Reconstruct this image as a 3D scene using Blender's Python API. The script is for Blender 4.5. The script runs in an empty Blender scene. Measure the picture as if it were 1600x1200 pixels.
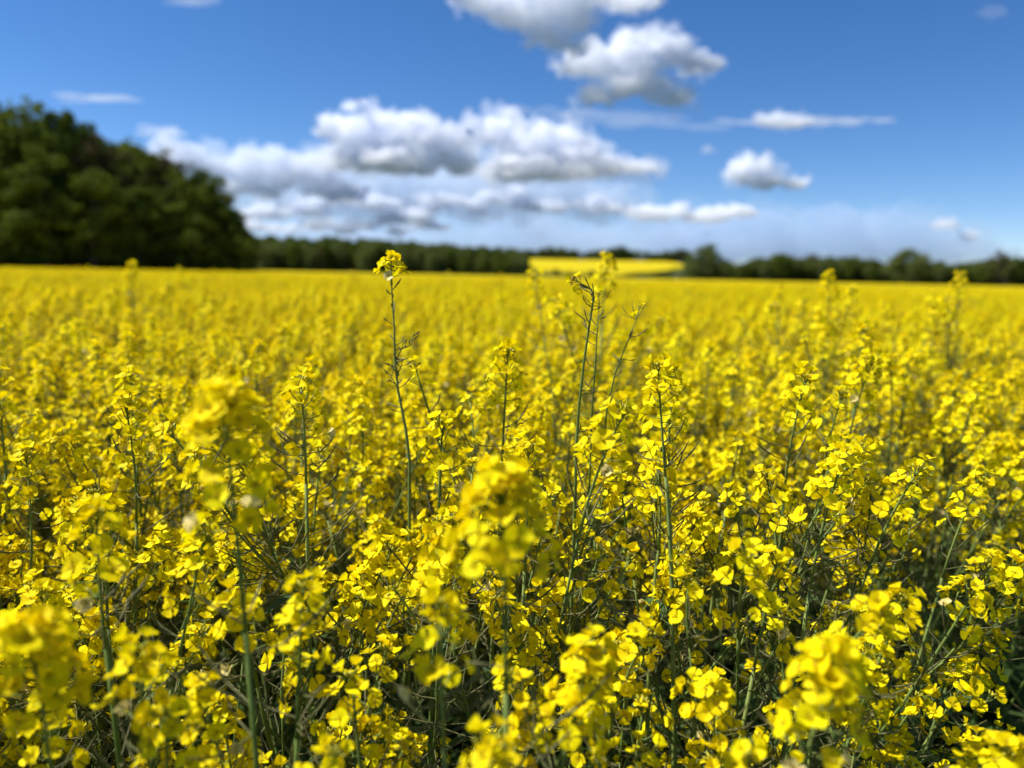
import bpy, math, random
import numpy as np
from mathutils import Vector, Matrix, Euler

random.seed(11)
rng = np.random.default_rng(11)
R = math.radians
scene = bpy.context.scene

# ------------------------------------------------------------------ camera
EYE = Vector((0.0, 0.0, 1.50))
FPX = 1202.0                                   # focal length in pixels of the 1600 px wide photograph
PITCH, ROLL = R(8.05), R(1.2)
CAM_ROT = (Matrix.Rotation(R(90) - PITCH, 4, 'X') @ Matrix.Rotation(ROLL, 4, 'Z'))
cam_data = bpy.data.cameras.new('camera')
cam_data.sensor_width = 36.0
cam_data.lens = FPX / 1600 * 36.0
cam_data.clip_start = 0.02
cam_data.clip_end = 90000
cam_data.dof.use_dof = True
cam_data.dof.focus_distance = 0.88
cam_data.dof.aperture_fstop = 2.7
cam = bpy.data.objects.new('camera', cam_data)
cam.matrix_world = Matrix.Translation(EYE) @ CAM_ROT
scene.collection.objects.link(cam)
scene.camera = cam


def ray(u, v):
    return CAM_ROT.to_3x3() @ Vector(((u - 800) / FPX, (600 - v) / FPX, -1.0))


def at(u, v, d):
    """world point seen at photograph pixel u, v at depth d metres along the view axis"""
    return EYE + ray(u, v) * d


# ------------------------------------------------------------------ sky and sun
SUN_EL, SUN_AZ = R(53), R(-84)                 # azimuth from +Y (the view direction), clockwise seen from above
world = bpy.data.worlds.new('World')
scene.world = world
world.use_nodes = True
wn = world.node_tree
wn.nodes.clear()
wo = wn.nodes.new('ShaderNodeOutputWorld')
bg = wn.nodes.new('ShaderNodeBackground')
sky = wn.nodes.new('ShaderNodeTexSky')
sky.sky_type = 'NISHITA'
sky.sun_disc = False
sky.sun_elevation = SUN_EL
sky.sun_rotation = SUN_AZ
sky.air_density = 1.0
sky.dust_density = 0.0
sky.altitude = 2500
sky.ozone_density = 3.0
hs = wn.nodes.new('ShaderNodeHueSaturation')
hs.inputs['Saturation'].default_value = 1.25
wn.links.new(sky.outputs[0], hs.inputs['Color'])
tn = wn.nodes.new('ShaderNodeMix')
tn.data_type = 'RGBA'
tn.blend_type = 'MULTIPLY'
tn.inputs[0].default_value = 1.0
tn.inputs[7].default_value = (0.94, 0.91, 1.0, 1)
wn.links.new(hs.outputs[0], tn.inputs[6])
wn.links.new(tn.outputs[2], bg.inputs['Color'])
bg.inputs['Strength'].default_value = 0.082
wn.links.new(bg.outputs[0], wo.inputs[0])

sun_data = bpy.data.lights.new('sun', 'SUN')
sun_data.energy = 5.0
sun_data.angle = R(0.53)
sun_data.color = (1.0, 0.955, 0.88)
sun = bpy.data.objects.new('sun', sun_data)
to_sun = Vector((math.sin(SUN_AZ) * math.cos(SUN_EL), math.cos(SUN_AZ) * math.cos(SUN_EL), math.sin(SUN_EL)))
sun.rotation_euler = to_sun.to_track_quat('Z', 'Y').to_euler()
sun.location = (0, 0, 30)
scene.collection.objects.link(sun)

scene.view_settings.view_transform = 'Standard'
scene.view_settings.look = 'None'
scene.view_settings.exposure = 0.72
scene.view_settings.gamma = 1.0
scene.view_settings.use_curve_mapping = False
scene.render.engine = 'CYCLES'
cy = scene.cycles
cy.use_denoising = True
cy.max_bounces = 24
cy.diffuse_bounces = 4
cy.glossy_bounces = 2
cy.transmission_bounces = 4
cy.volume_bounces = 24
cy.transparent_max_bounces = 8

# everything goes into a collection that joins the scene at the very end (linking thousands of objects stays quick)
COL = bpy.data.collections.new('place')
LIB = bpy.data.collections.new('instance sources')


# ------------------------------------------------------------------ materials
def new_mat(name):
    m = bpy.data.materials.new(name)
    m.use_nodes = True
    m.node_tree.nodes.clear()
    return m, m.node_tree.nodes, m.node_tree.links


def plant_mat(name, c1, c2, trans, rough=0.5, spec=0.3, scale=300.0, tint=None, per_object=0.0):
    """diffuse + thin-leaf transmission; c1..c2 mottled by noise, and by object"""
    m, N, L = new_mat(name)
    out = N.new('ShaderNodeOutputMaterial')
    tc = N.new('ShaderNodeTexCoord')
    nz = N.new('ShaderNodeTexNoise')
    nz.inputs['Scale'].default_value = scale
    nz.inputs['Detail'].default_value = 3
    L.new(tc.outputs['Object'], nz.inputs['Vector'])
    fac = nz.outputs['Fac']
    if per_object:
        oi = N.new('ShaderNodeObjectInfo')
        ma = N.new('ShaderNodeMath')
        ma.operation = 'MULTIPLY_ADD'
        L.new(oi.outputs['Random'], ma.inputs[0])
        ma.inputs[1].default_value = per_object
        ma.inputs[2].default_value = -per_object / 2
        ad = N.new('ShaderNodeMath')
        ad.operation = 'ADD'
        ad.use_clamp = True
        L.new(ma.outputs[0], ad.inputs[0])
        L.new(fac, ad.inputs[1])
        fac = ad.outputs[0]
    cr = N.new('ShaderNodeValToRGB')
    cr.color_ramp.elements[0].position = 0.28
    cr.color_ramp.elements[1].position = 0.72
    cr.color_ramp.elements[0].color = (*c1, 1)
    cr.color_ramp.elements[1].color = (*c2, 1)
    L.new(fac, cr.inputs[0])
    p = N.new('ShaderNodeBsdfPrincipled')
    p.inputs['Roughness'].default_value = rough
    p.inputs['Specular IOR Level'].default_value = spec
    L.new(cr.outputs[0], p.inputs['Base Color'])
    if trans > 0:
        t = N.new('ShaderNodeBsdfTranslucent')
        mx = N.new('ShaderNodeMixShader')
        mx.inputs[0].default_value = trans
        if tint:
            mr = N.new('ShaderNodeMix')
            mr.data_type = 'RGBA'
            mr.blend_type = 'MULTIPLY'
            mr.inputs[0].default_value = 1.0
            L.new(cr.outputs[0], mr.inputs[6])
            mr.inputs[7].default_value = (*tint, 1)
            L.new(mr.outputs[2], t.inputs[0])
        else:
            L.new(cr.outputs[0], t.inputs[0])
        L.new(p.outputs[0], mx.inputs[1])
        L.new(t.outputs[0], mx.inputs[2])
        L.new(mx.outputs[0], out.inputs[0])
    else:
        L.new(p.outputs[0], out.inputs[0])
    return m


M_PETAL = plant_mat('petal', (0.89, 0.705, 0.002), (0.93, 0.84, 0.004), 0.40, 0.6, 0.08, 130.0, (1.0, .94, .5), 0.6)
M_FADED = plant_mat('faded petal', (0.72, 0.58, 0.16), (0.78, 0.70, 0.36), 0.3, 0.6, 0.2, 200.0)
M_HEART = plant_mat('flower heart', (0.42, 0.40, 0.02), (0.70, 0.50, 0.02), 0.1, 0.5, 0.3, 400.0)
M_BUD = plant_mat('bud', (0.30, 0.33, 0.03), (0.55, 0.48, 0.03), 0.12, 0.5, 0.3, 400.0)
M_DRYBUD = plant_mat('dry bud', (0.22, 0.12, 0.02), (0.50, 0.34, 0.03), 0.1, 0.6, 0.2, 300.0)
M_STEM = plant_mat('stem', (0.095, 0.145, 0.028), (0.185, 0.240, 0.060), 0.0, 0.55, 0.15, 60.0, None, 0.5)
M_POD = plant_mat('pod', (0.075, 0.085, 0.028), (0.150, 0.140, 0.060), 0.0, 0.55, 0.15, 90.0)
M_LEAF = plant_mat('rape leaf', (0.048, 0.100, 0.026), (0.095, 0.155, 0.045), 0.28, 0.55, 0.2, 30.0, None, 0.4)
M_CROWN = [plant_mat('tree leaves deep green', (0.040, 0.070, 0.010), (0.105, 0.140, 0.020), 0.32, 0.8, 0.04, 0.30, (1, 1, .6), 0.3),
           plant_mat('tree leaves olive', (0.085, 0.115, 0.018), (0.135, 0.170, 0.028), 0.38, 0.8, 0.04, 0.30, (1, 1, .6), 0.3),
           plant_mat('tree leaves brownish', (0.060, 0.046, 0.020), (0.120, 0.098, 0.042), 0.15, 0.8, 0.04, 0.30, None, 0.3)]
M_BARK = plant_mat('bark', (0.06, 0.05, 0.04), (0.14, 0.12, 0.10), 0.0, 0.9, 0.1, 3.0)


# ------------------------------------------------------------------ mesh helper
class MB:
    def __init__(self):
        self.v, self.f, self.m, self.mats = [], [], [], []

    def slot(self, mat):
        if mat not in self.mats:
            self.mats.append(mat)
        return self.mats.index(mat)

    def add(self, verts, faces, mat):
        o, s = len(self.v), self.slot(mat)
        self.v.extend(verts)
        for f in faces:
            self.f.append(tuple(i + o for i in f))
            self.m.append(s)

    def add_mb(self, other, mtx):
        vs = [tuple(mtx @ Vector(v)) for v in other.v]
        o = len(self.v)
        self.v.extend(vs)
        smap = [self.slot(m) for m in other.mats]
        for f, s in zip(other.f, other.m):
            self.f.append(tuple(i + o for i in f))
            self.m.append(smap[s])

    def tube(self, pts, rads, mat, sides=5, cap=True):
        pts = [Vector(p) for p in pts]
        n = len(pts)
        vs, fs = [], []
        side = None
        for i, p in enumerate(pts):
            t = (pts[min(i + 1, n - 1)] - pts[max(i - 1, 0)])
            t = t.normalized() if t.length > 1e-9 else Vector((0, 0, 1))
            if side is None:
                side = t.orthogonal().normalized()
            side = (side - t * side.dot(t))
            side = side.normalized() if side.length > 1e-6 else t.orthogonal().normalized()
            b = t.cross(side)
            r = rads[i] if isinstance(rads, (list, tuple)) else rads
            for k in range(sides):
                a = 2 * math.pi * k / sides
                q = p + (side * math.cos(a) + b * math.sin(a)) * r
                vs.append(tuple(q))
        for i in range(n - 1):
            for k in range(sides):
                a, b2 = i * sides + k, i * sides + (k + 1) % sides
                fs.append((a, b2, b2 + sides, a + sides))
        if cap:
            fs.append(tuple(range(sides))[::-1])
            fs.append(tuple(range((n - 1) * sides, n * sides)))
        self.add(vs, fs, mat)

    def spindle(self, base, direction, length, r, mat, sides=5):
        d = Vector(direction).normalized()
        b = Vector(base)
        self.tube([b, b + d * length * .3, b + d * length * .7, b + d * length], [r * .45, r, r * .9, r * .25], mat, sides)

    def mesh(self, name, smooth=True):
        me = bpy.data.meshes.new(name)
        me.from_pydata(self.v, [], self.f)
        for m in self.mats:
            me.materials.append(m)
        me.polygons.foreach_set('material_index', self.m)
        if smooth:
            me.polygons.foreach_set('use_smooth', [True] * len(self.f))
        me.update()
        return me


def link(name, me, parent=None, mtx=None, col=None):
    o = bpy.data.objects.new(name, me)
    (col or COL).objects.link(o)
    if parent is not None:
        o.parent = parent
    if mtx is not None:
        o.matrix_basis = mtx
    return o


def tag(o, label=None, category=None, group=None, kind=None):
    for k, v in (('label', label), ('category', category), ('group', group), ('kind', kind)):
        if v:
            o[k] = v
    return o


def sstep(a, b, t):
    t = min(1, max(0, (t - a) / (b - a)))
    return t * t * (3 - 2 * t)


def rnd(a, b):
    return random.uniform(a, b)


# ------------------------------------------------------------------ rapeseed flowers
def flower_mb(openness, rr, faded=False, missing=0):
    """one cross-shaped flower, +Z is the way it faces; openness 0 = bud about to open, 1 = flat open"""
    mb = MB()
    pm = M_FADED if faded else M_PETAL
    st = [(0.00, .09), (0.28, .17), (0.46, .37), (0.66, .50), (0.83, .50), (0.94, .38), (1.0, .17)]
    for k in range(4):
        if k < missing:
            continue
        a = math.pi / 4 + k * math.pi / 2 + rnd(-.16, .16)
        ca, sa = math.cos(a), math.sin(a)
        elev = R(78) * (1 - openness) + R(rnd(-4, 36)) * openness     # of the blade above the plane of the flower
        droop = rnd(.05, 1.15) * openness + .1                        # curl of the outer end
        Lp = rr * rnd(.9, 1.12)
        wk = rnd(1.0, 1.32)
        cup = rnd(-.12, .24)
        twist = rnd(-.42, .42)
        x, z = rr * .06, rr * .22
        vs, fs = [], []
        pt = 0
        for i, (t, w) in enumerate(st):
            dt = (t - pt) * Lp
            pt = t
            e = R(72) + (elev - R(72)) * min(1, t / .35) - droop * max(0, t - .45) * 1.6
            x += math.cos(e) * dt
            z += math.sin(e) * dt
            for j in (-1, 0, 1):
                yy = j * w * Lp * wk
                zz = z + (abs(j) * cup - .03) * Lp * w * 2 + j * twist * w * Lp + rnd(-.02, .02) * Lp
                xx = x - (abs(j) * .06 * Lp if t > .9 else 0) + (0.03 * Lp * abs(j) if i == len(st) - 1 else 0)
                vs.append((xx * ca - yy * sa, xx * sa + yy * ca, zz))
        for i in range(len(st) - 1):
            for j in range(2):
                q = i * 3 + j
                fs.append((q, q + 1, q + 4, q + 3))
        mb.add(vs, fs, pm)
    # sepals, pistil and a ring of anthers
    for k in range(4):
        a = k * math.pi / 2
        d = Vector((math.cos(a) * .55, math.sin(a) * .55, .8))
        s = Vector((-math.sin(a), math.cos(a), 0)) * rr * .09
        b = Vector((math.cos(a), math.sin(a), 0)) * rr * .05
        mb.add([tuple(b - s), tuple(b + s), tuple(b + d * rr * .55 + s * .4), tuple(b + d * rr * .55 - s * .4)], [(0, 1, 2, 3)], M_BUD)
    mb.tube([(0, 0, 0), (0, 0, rr * .62)], [rr * .07, rr * .05], M_HEART, 4)
    for k in range(6):
        a = k * math.pi / 3 + rnd(-.2, .2)
        q = Vector((math.cos(a), math.sin(a), 0)) * rr * .17
        b = q + Vector((0, 0, rr * rnd(.45, .62)))
        s = Vector((-math.sin(a), math.cos(a), 0)) * rr * .06
        mb.add([tuple(q * .5), tuple(b - s), tuple(b + s + Vector((0, 0, rr * .12)))], [(0, 1, 2)], M_HEART)
    return mb


FR = 0.0091
FLOWERS = [flower_mb(rnd(.82, 1.0), FR * rnd(.92, 1.1)) for _ in range(9)]
FLOWERS += [flower_mb(rnd(.55, .75), FR * rnd(.9, 1.05)) for _ in range(4)]
FLOWERS += [flower_mb(rnd(.2, .4), FR * .9) for _ in range(3)]
FLOWERS += [flower_mb(.8, FR * .9, False, 1), flower_mb(.35, FR * .8, True), flower_mb(.75, FR * .8, True, 1)]
FLOWER_ME = [f.mesh('flower') for f in FLOWERS]
N_OPEN, N_HALF, N_SHUT = range(0, 9), range(9, 13), range(13, 16)
OLD = [16, 17, 18]


def frame(direction, roll=0.0):
    """rotation that takes +Z to direction"""
    return (Vector(direction).to_track_quat('Z', 'Y').to_matrix().to_4x4() @ Matrix.Rotation(roll, 4, 'Z'))


class Head:
    """a raceme along +Z from the origin: stalk mesh and a list of (flower index, matrix)"""

    def __init__(self, n, length, pods, spread=1.0, dry=False, gap=0.0, zone=None, fs=1.0):
        mb = MB()
        bend = Vector((rnd(-.12, .12), rnd(-.12, .12), 0))
        ax = lambda t: Vector((bend.x * t * t * length, bend.y * t * t * length, t * length))
        pts = [ax(t) for t in (0, .25, .5, .75, 1)]
        mb.tube(pts, [.0017, .0016, .0014, .0012, .0009], M_STEM, 5)
        self.flowers = []
        zf = max(.32, 1 - (zone or (.042 + .0012 * n)) / length)               # flowers sit on the top few centimetres
        phase = rnd(0, 6.3)
        for i in range(n):
            s = i / max(1, n - 1)
            t = zf + (1 - zf) * s ** .85
            if gap and s < .35:
                t -= gap * (1 - s / .35) * rnd(.5, 1)
            a = phase + i * 2.39996 + rnd(-.3, .3)
            th = R(86 - 58 * s + rnd(-14, 12))                        # pedicel's angle from the axis
            lp = (.021 - .008 * s) * rnd(.8, 1.2) * spread
            d = Vector((math.cos(a) * math.sin(th), math.sin(a) * math.sin(th), math.cos(th)))
            b = ax(max(t, .05))
            mid = b + d * lp * .5 + Vector((0, 0, -.0012))
            e = b + d * lp + Vector((0, 0, .001))
            mb.tube([b, mid, e], [.0007, .0006, .0006], M_STEM, 3, False)
            fd = (d * rnd(.7, 1.2) + Vector((0, 0, rnd(-.1, .7)))).normalized()
            q = random.random()
            if s > .86:
                idx = random.choice(N_SHUT) if q < .6 else random.choice(N_HALF)
            elif s < .14 and q < .16:
                idx = random.choice(OLD)
            else:
                idx = random.choice(N_OPEN) if q < .66 else (random.choice(N_HALF) if q < .93 else random.choice(N_SHUT))
            sc = rnd(.85, 1.12) * fs
            self.flowers.append((idx, Matrix.Translation(e) @ frame(fd, rnd(0, 6.3)) @ Matrix.Scale(sc, 4)))
        top = ax(1)
        bm = M_DRYBUD if dry else M_BUD
        for i in range(11):                                           # bud cluster
            a = i * 2.39996
            th = R(8 + i * 5.5)
            d = Vector((math.cos(a) * math.sin(th), math.sin(a) * math.sin(th), math.cos(th)))
            b = top + d * .0035 * (1 + i * .12)
            mb.spindle(b, d, rnd(.0045, .0065), rnd(.0012, .0017), bm, 4)
            if i > 3:
                mb.tube([top - Vector((0, 0, .004)), b], [.0004, .0004], M_STEM, 3, False)
        for i in range(pods):                                         # pedicels that lost their flower, with young pods
            t = rnd(.02, max(.08, zf - .03))
            add_pod(mb, ax(t), Vector((0, 0, 1)), rnd(0, 6.3))
        self.mb = mb
        self.me = mb.mesh('flower_head')


def add_pod(mb, b, axis, a, k=1.0):
    side = axis.orthogonal().normalized()
    bi = axis.cross(side)
    out = side * math.cos(a) + bi * math.sin(a)
    th = R(rnd(50, 92))
    d = out * math.sin(th) + axis * math.cos(th)
    l1, l2 = rnd(.012, .024) * k, rnd(.012, .042) * k
    m1 = b + d * l1
    d2 = (d + axis * rnd(.0, .7) + Vector((rnd(-.2, .2), rnd(-.2, .2), rnd(-.1, .2)))).normalized()
    m2 = m1 + d2 * l2 * .55
    d3 = (d2 + axis * rnd(.0, .5)).normalized()
    mb.tube([b, m1], [.00075, .0006], M_POD, 4, False)
    mb.tube([m1, m2, m2 + d3 * l2 * .45], [.0008, .0011, .0004], M_POD, 4, False)


HEADS = [Head(random.randint(18, 25), rnd(.10, .15), random.randint(4, 9), 1.0) for _ in range(7)]         # full
HEADS += [Head(random.randint(11, 17), rnd(.09, .13), random.randint(5, 10), .95, gap=.15) for _ in range(6)]  # middling, straggling
HEADS += [Head(random.randint(5, 8), rnd(.06, .09), random.randint(3, 6), .85) for _ in range(4)]     # small side shoots
FULL, MIDDLE, SMALL = range(0, 7), range(7, 13), range(13, 17)
BIG = [len(HEADS) + i for i in range(3)]
HEADS += [Head(44, .13, 3, 1.25, zone=.048, fs=1.1), Head(40, .15, 4, 1.2, gap=.28, zone=.050, fs=1.1), Head(46, .14, 4, 1.3, zone=.052, fs=1.1)]              # broad domed heads of the nearest plants


# ------------------------------------------------------------------ leaves of the plants
def leaf_mb(length, width, fold, droop):
    mb = MB()
    n = 7
    vs, fs = [], []
    for i in range(n + 1):
        t = i / n
        w = width * (math.sin(math.pi * min(1, t * .93 + .07)) ** .8) * (1 - .35 * t) + .0008
        x = length * t * (1 - .12 * droop * t)
        z = length * (.35 * t - droop * t * t * .9)
        for j in (-1, 0, 1):
            vs.append((x, j * w + rnd(-.06, .06) * width, z + abs(j) * w * fold + rnd(-.05, .05) * width))
    for i in range(n):
        for j in range(2):
            q = i * 3 + j
            fs.append((q, q + 1, q + 4, q + 3))
    mb.add(vs, fs, M_LEAF)
    return mb


LEAVES = [leaf_mb(rnd(.05, .09), rnd(.006, .012), rnd(.1, .5), rnd(.1, .8)) for _ in range(4)]
LEAVES += [leaf_mb(rnd(.14, .22), rnd(.028, .045), rnd(.1, .4), rnd(.4, 1.1)) for _ in range(4)]
LEAF_ME = [l.mesh('leaf') for l in LEAVES]


# ------------------------------------------------------------------ plant archetypes
def curve_pts(p0, d0, length, n, up, wob):
    pts, p, d = [Vector(p0)], Vector(p0), Vector(d0).normalized()
    for i in range(n):
        d = (d + Vector((0, 0, up / n)) + Vector((rnd(-wob, wob), rnd(-wob, wob), rnd(-wob, wob) * .5))).normalized()
        p = p + d * length / n
        pts.append(p.copy())
    return pts, d


class Plant:
    """parts = list of (name, mesh builder, mesh or None, local matrix, list of flowers)"""

    def __init__(self, height, nbr, big=False, sparse=False, low=.79):
        self.parts = []
        mb = MB()
        hl = .13
        pts, d = curve_pts((0, 0, 0), (rnd(-.05, .05), rnd(-.05, .05), 1), height - hl, 12, .25, .022)
        r0, r1 = rnd(.0042, .0056), .0019
        rad = [r0 + (r1 - r0) * (i / 12) ** .8 for i in range(13)]
        mb.tube(pts, rad, M_STEM, 7)
        hi = random.choice(BIG if big else FULL)
        seg = (height - hl) / 12
        # pods and bare pedicels up the top of the stem
        for _ in range(random.randint(22, 34)):
            t = rnd(.5, .99) * 12
            i = min(11, int(t))
            add_pod(mb, pts[i].lerp(pts[i + 1], t - i), (pts[i + 1] - pts[i]).normalized(), rnd(0, 6.3), 1.5)
        self.parts.append(['stem', mb, None, Matrix.Identity(4), []])
        self.add_head(hi, pts[-1], d, 1.0)
        self.top = pts[-1] + d * HEADS[hi].flowers[-1][1].translation.z
        ph = rnd(0, 6.3)
        for b in range(nbr):
            f = .40 + .50 * (b + rnd(0, .6)) / nbr
            i = min(11, int(f * 12))
            p0 = pts[i].lerp(pts[i + 1], f * 12 - i)
            a = ph + b * 2.39996
            th = R(rnd(32, 50))
            d0 = Vector((math.cos(a) * math.sin(th), math.sin(a) * math.sin(th), math.cos(th)))
            ztop = height * rnd(low, .97) - .11
            ln = max(.09, (ztop - p0.z) * rnd(.98, 1.10))
            bm = MB()
            bp, bd = curve_pts(p0, d0, ln, 8, .9, .05)
            bm.tube(bp, [.0024 - .0010 * k / 8 for k in range(9)], M_STEM, 5)
            for _ in range(random.randint(9, 15)):
                t = rnd(.25, .99) * 8
                k = min(7, int(t))
                add_pod(bm, bp[k].lerp(bp[k + 1], t - k), (bp[k + 1] - bp[k]).normalized(), rnd(0, 6.3), 1.3)
            tw = []
            for _ in range(0 if sparse else random.choice((1, 1, 2, 2))):
                k = random.randint(2, 5)
                a2 = rnd(0, 6.3)
                td = (bp[k + 1] - bp[k]).normalized() + Vector((math.cos(a2), math.sin(a2), .3)) * .6
                tp, t2 = curve_pts(bp[k], td, rnd(.07, .15), 5, .6, .06)
                bm.tube(tp, [.0015, .0014, .0013, .0012, .0011, .001], M_STEM, 4)
                tw.append((random.choice(SMALL) if random.random() < .6 else random.choice(MIDDLE), tp[-1], t2))
            self.parts.append(['branch', bm, None, Matrix.Identity(4), []])
            self.add_head(random.choice(MIDDLE) if random.random() < .55 else random.choice(FULL), bp[-1], bd, rnd(.88, 1.05))
            for h, p, dd in tw:
                self.add_head(h, p, dd, rnd(.85, 1.05))
            li = random.randrange(4)
            self.parts.append(['leaf', LEAVES[li], LEAF_ME[li], Matrix.Translation(p0) @ Matrix.Rotation(a, 4, 'Z') @ Matrix.Rotation(-R(rnd(10, 40)), 4, 'Y'), []])
        for k in range(3):
            li = 4 + random.randrange(4)
            z = rnd(.15, .42)
            i = int(z * 12)
            self.parts.append(['leaf', LEAVES[li], LEAF_ME[li], Matrix.Translation(pts[i]) @ Matrix.Rotation(rnd(0, 6.3), 4, 'Z') @ Matrix.Rotation(-R(rnd(0, 35)), 4, 'Y'), []])
        for p in self.parts:
            if p[2] is None:
                p[2] = p[1].mesh(p[0])

    def add_head(self, hi, p, d, s):
        h = HEADS[hi]
        self.parts.append(['flower_head', h.mb, h.me, Matrix.Translation(p) @ frame(d, rnd(0, 6.3)) @ Matrix.Scale(s, 4), h.flowers])

    def joined(self):
        mb = MB()
        for n, pm, me, mt, fl in self.parts:
            mb.add_mb(pm, mt)
            for idx, fm in fl:
                mb.add_mb(FLOWERS[idx], mt @ fm)
        return mb

    def build(self, mtx, flowers=True, joined=None):
        root = bpy.data.objects.new('rapeseed_plant', None)
        root.empty_display_size = .05
        COL.objects.link(root)
        root.matrix_basis = mtx
        for n, pm, me, mt, fl in self.parts:
            if flowers or n != 'flower_head':
                o = link(n, me, root, mt)
                for idx, fm in fl:
                    link('flower', FLOWER_ME[idx], o, fm)
            else:
                o = link(n, head_joined(pm, fl), root, mt)
        return root


_hj = {}


def head_joined(pm, fl):
    if id(pm) not in _hj:
        mb = MB()
        mb.add_mb(pm, Matrix.Identity(4))
        for idx, fm in fl:
            mb.add_mb(FLOWERS[idx], fm)
        _hj[id(pm)] = mb.mesh('flower_head')
    return _hj[id(pm)]


PLANTS = [Plant(rnd(1.22, 1.30), random.randint(6, 9)) for _ in range(9)]
EDGE = [Plant(rnd(1.22, 1.28), random.randint(5, 7), low=.9) for _ in range(5)]          # the stand's rim: blossom only near the top
NEAR_ROUND = Plant(1.27, 1, True, True)
NEAR = [Plant(1.27, k, b, True) for k, b in ((1, True), (4, True), (2, False), (4, False))]

G_NEAR = 'blurred rapeseed plants closest to the viewer'
G_MID = 'rapeseed plants of the dense stand'


def place_top(arch, top, height_at=None, tilt=(0, 0), rz=None):
    """stand a plant on the ground so that its main head ends at the world point top"""
    rot = Matrix.Rotation(tilt[0], 4, 'X') @ Matrix.Rotation(tilt[1], 4, 'Y') @ Matrix.Rotation(rnd(0, 6.3) if rz is None else rz, 4, 'Z')
    t = rot @ arch.top
    s = top.z / t.z
    return Matrix.Translation((top.x - t.x * s, top.y - t.y * s, 0)) @ rot @ Matrix.Scale(s, 4)


taken = []
n_plants = 0


def hero(u, v, d, arch, label, group=None, tilt=(0, 0), rz=None):
    global n_plants
    top = at(u, v, d)
    o = arch.build(place_top(arch, top, None, tilt, rz))
    tag(o, label, 'rapeseed plant', group)
    taken.append((top.x, top.y, .09))
    n_plants += 1
    return o


# the plants that stand out in the photograph: pixel of the flower head's tip, distance
hero(352, 618, .54, NEAR[0], 'tall blurred rapeseed plant whose lone head hangs loose petals on a bare green stem', tilt=(0, R(-2)), rz=1.0)
hero(790, 748, .52, NEAR[1], 'blurred rapeseed plant with the biggest domed flower head, in the middle of the field edge', rz=2.2)
hero(1305, 1012, .53, NEAR_ROUND, 'blurred rapeseed plant with a round nodding head above dark leaves at lower right', rz=.4, tilt=(0, R(10)))
hero(140, 795, .62, NEAR[3], 'blurred rapeseed plant with a flat-topped head at the left edge', rz=4.0)
hero(60, 965, .52, NEAR[1], 'very blurred rapeseed plant with a thick stem in the lower left corner', rz=5.1)
hero(215, 1000, .55, NEAR[2], 'blurred low rapeseed plant with crowded blossom beside the lower left corner', rz=3.3)
hero(680, 930, .56, NEAR[3], 'blurred rapeseed plant leaning beneath the biggest domed head', rz=2.9)
hero(765, 1140, .50, NEAR[3], 'blurred rapeseed head rising from the bottom edge under the biggest domed head', rz=1.7)
hero(1170, 1175, .54, NEAR[2], 'blurred rapeseed head just showing at the bottom edge', rz=.2)
hero(470, 905, .62, PLANTS[0], 'slightly blurred rapeseed plant between the lone loose head and the domed head', rz=.6)
hero(1412, 925, .72, PLANTS[1], 'sharp rapeseed plant with open cross-shaped flowers above the round nodding head', tilt=(0, R(12)), rz=2.0)
hero(1212, 868, .74, EDGE[3], 'sharp rapeseed plant with a loose head of round petals behind the round nodding head', tilt=(0, R(5)), rz=3.1)
hero(920, 1030, .64, EDGE[0], 'rapeseed plant with a small side head right of the domed head', rz=1.2)
hero(793, 540, 1.02, PLANTS[4], 'sharp tall rapeseed plant with a rounded head behind the domed head', rz=.9)
hero(1040, 572, .95, EDGE[1], 'sharp rapeseed plant on a straight thick stem with a broad top', rz=2.6)
hero(1240, 578, .98, PLANTS[6], 'sharp rapeseed plant with dark bud clusters beside its open flowers', rz=4.4)
hero(475, 585, .92, PLANTS[7], 'sharp rapeseed plant close behind the lone loose head', rz=5.2)
hero(690, 655, .85, PLANTS[8], 'sharp rapeseed plant with a rounded cluster left of the tall bare stalk tips', rz=.3)
hero(830, 690, .82, EDGE[2], 'sharp rapeseed plant with cupped flowers above the domed head', rz=1.9)
hero(1300, 700, .84, EDGE[4], 'sharp rapeseed plant with large flat flowers on a leaning stem', tilt=(0, R(6)), rz=3.6)
hero(1520, 735, .95, PLANTS[5], 'rapeseed plant leaning out over the dark gap at the right edge', tilt=(0, R(10)), rz=1.1)
hero(945, 399, 1.85, PLANTS[2], 'tall out-of-focus rapeseed plant crossing the distant yellow strip', rz=.5)
hero(1297, 427, 2.3, PLANTS[6], 'tall out-of-focus rapeseed plant breaking the skyline near the low row of trees', rz=2.2)
hero(1500, 428, 2.5, PLANTS[8], 'tall out-of-focus rapeseed plant breaking the skyline below the green rounded tree', rz=3.0)
hero(205, 410, 3.2, PLANTS[1], 'tall out-of-focus rapeseed plant standing out before the dark grove', rz=3.9)
hero(1350, 510, 1.45, PLANTS[4], 'rapeseed plant standing a head above its neighbours at right', rz=.1)
hero(1220, 445, 3.0, PLANTS[7], 'tall out-of-focus rapeseed plant left of the one on the skyline', rz=.1)


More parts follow.
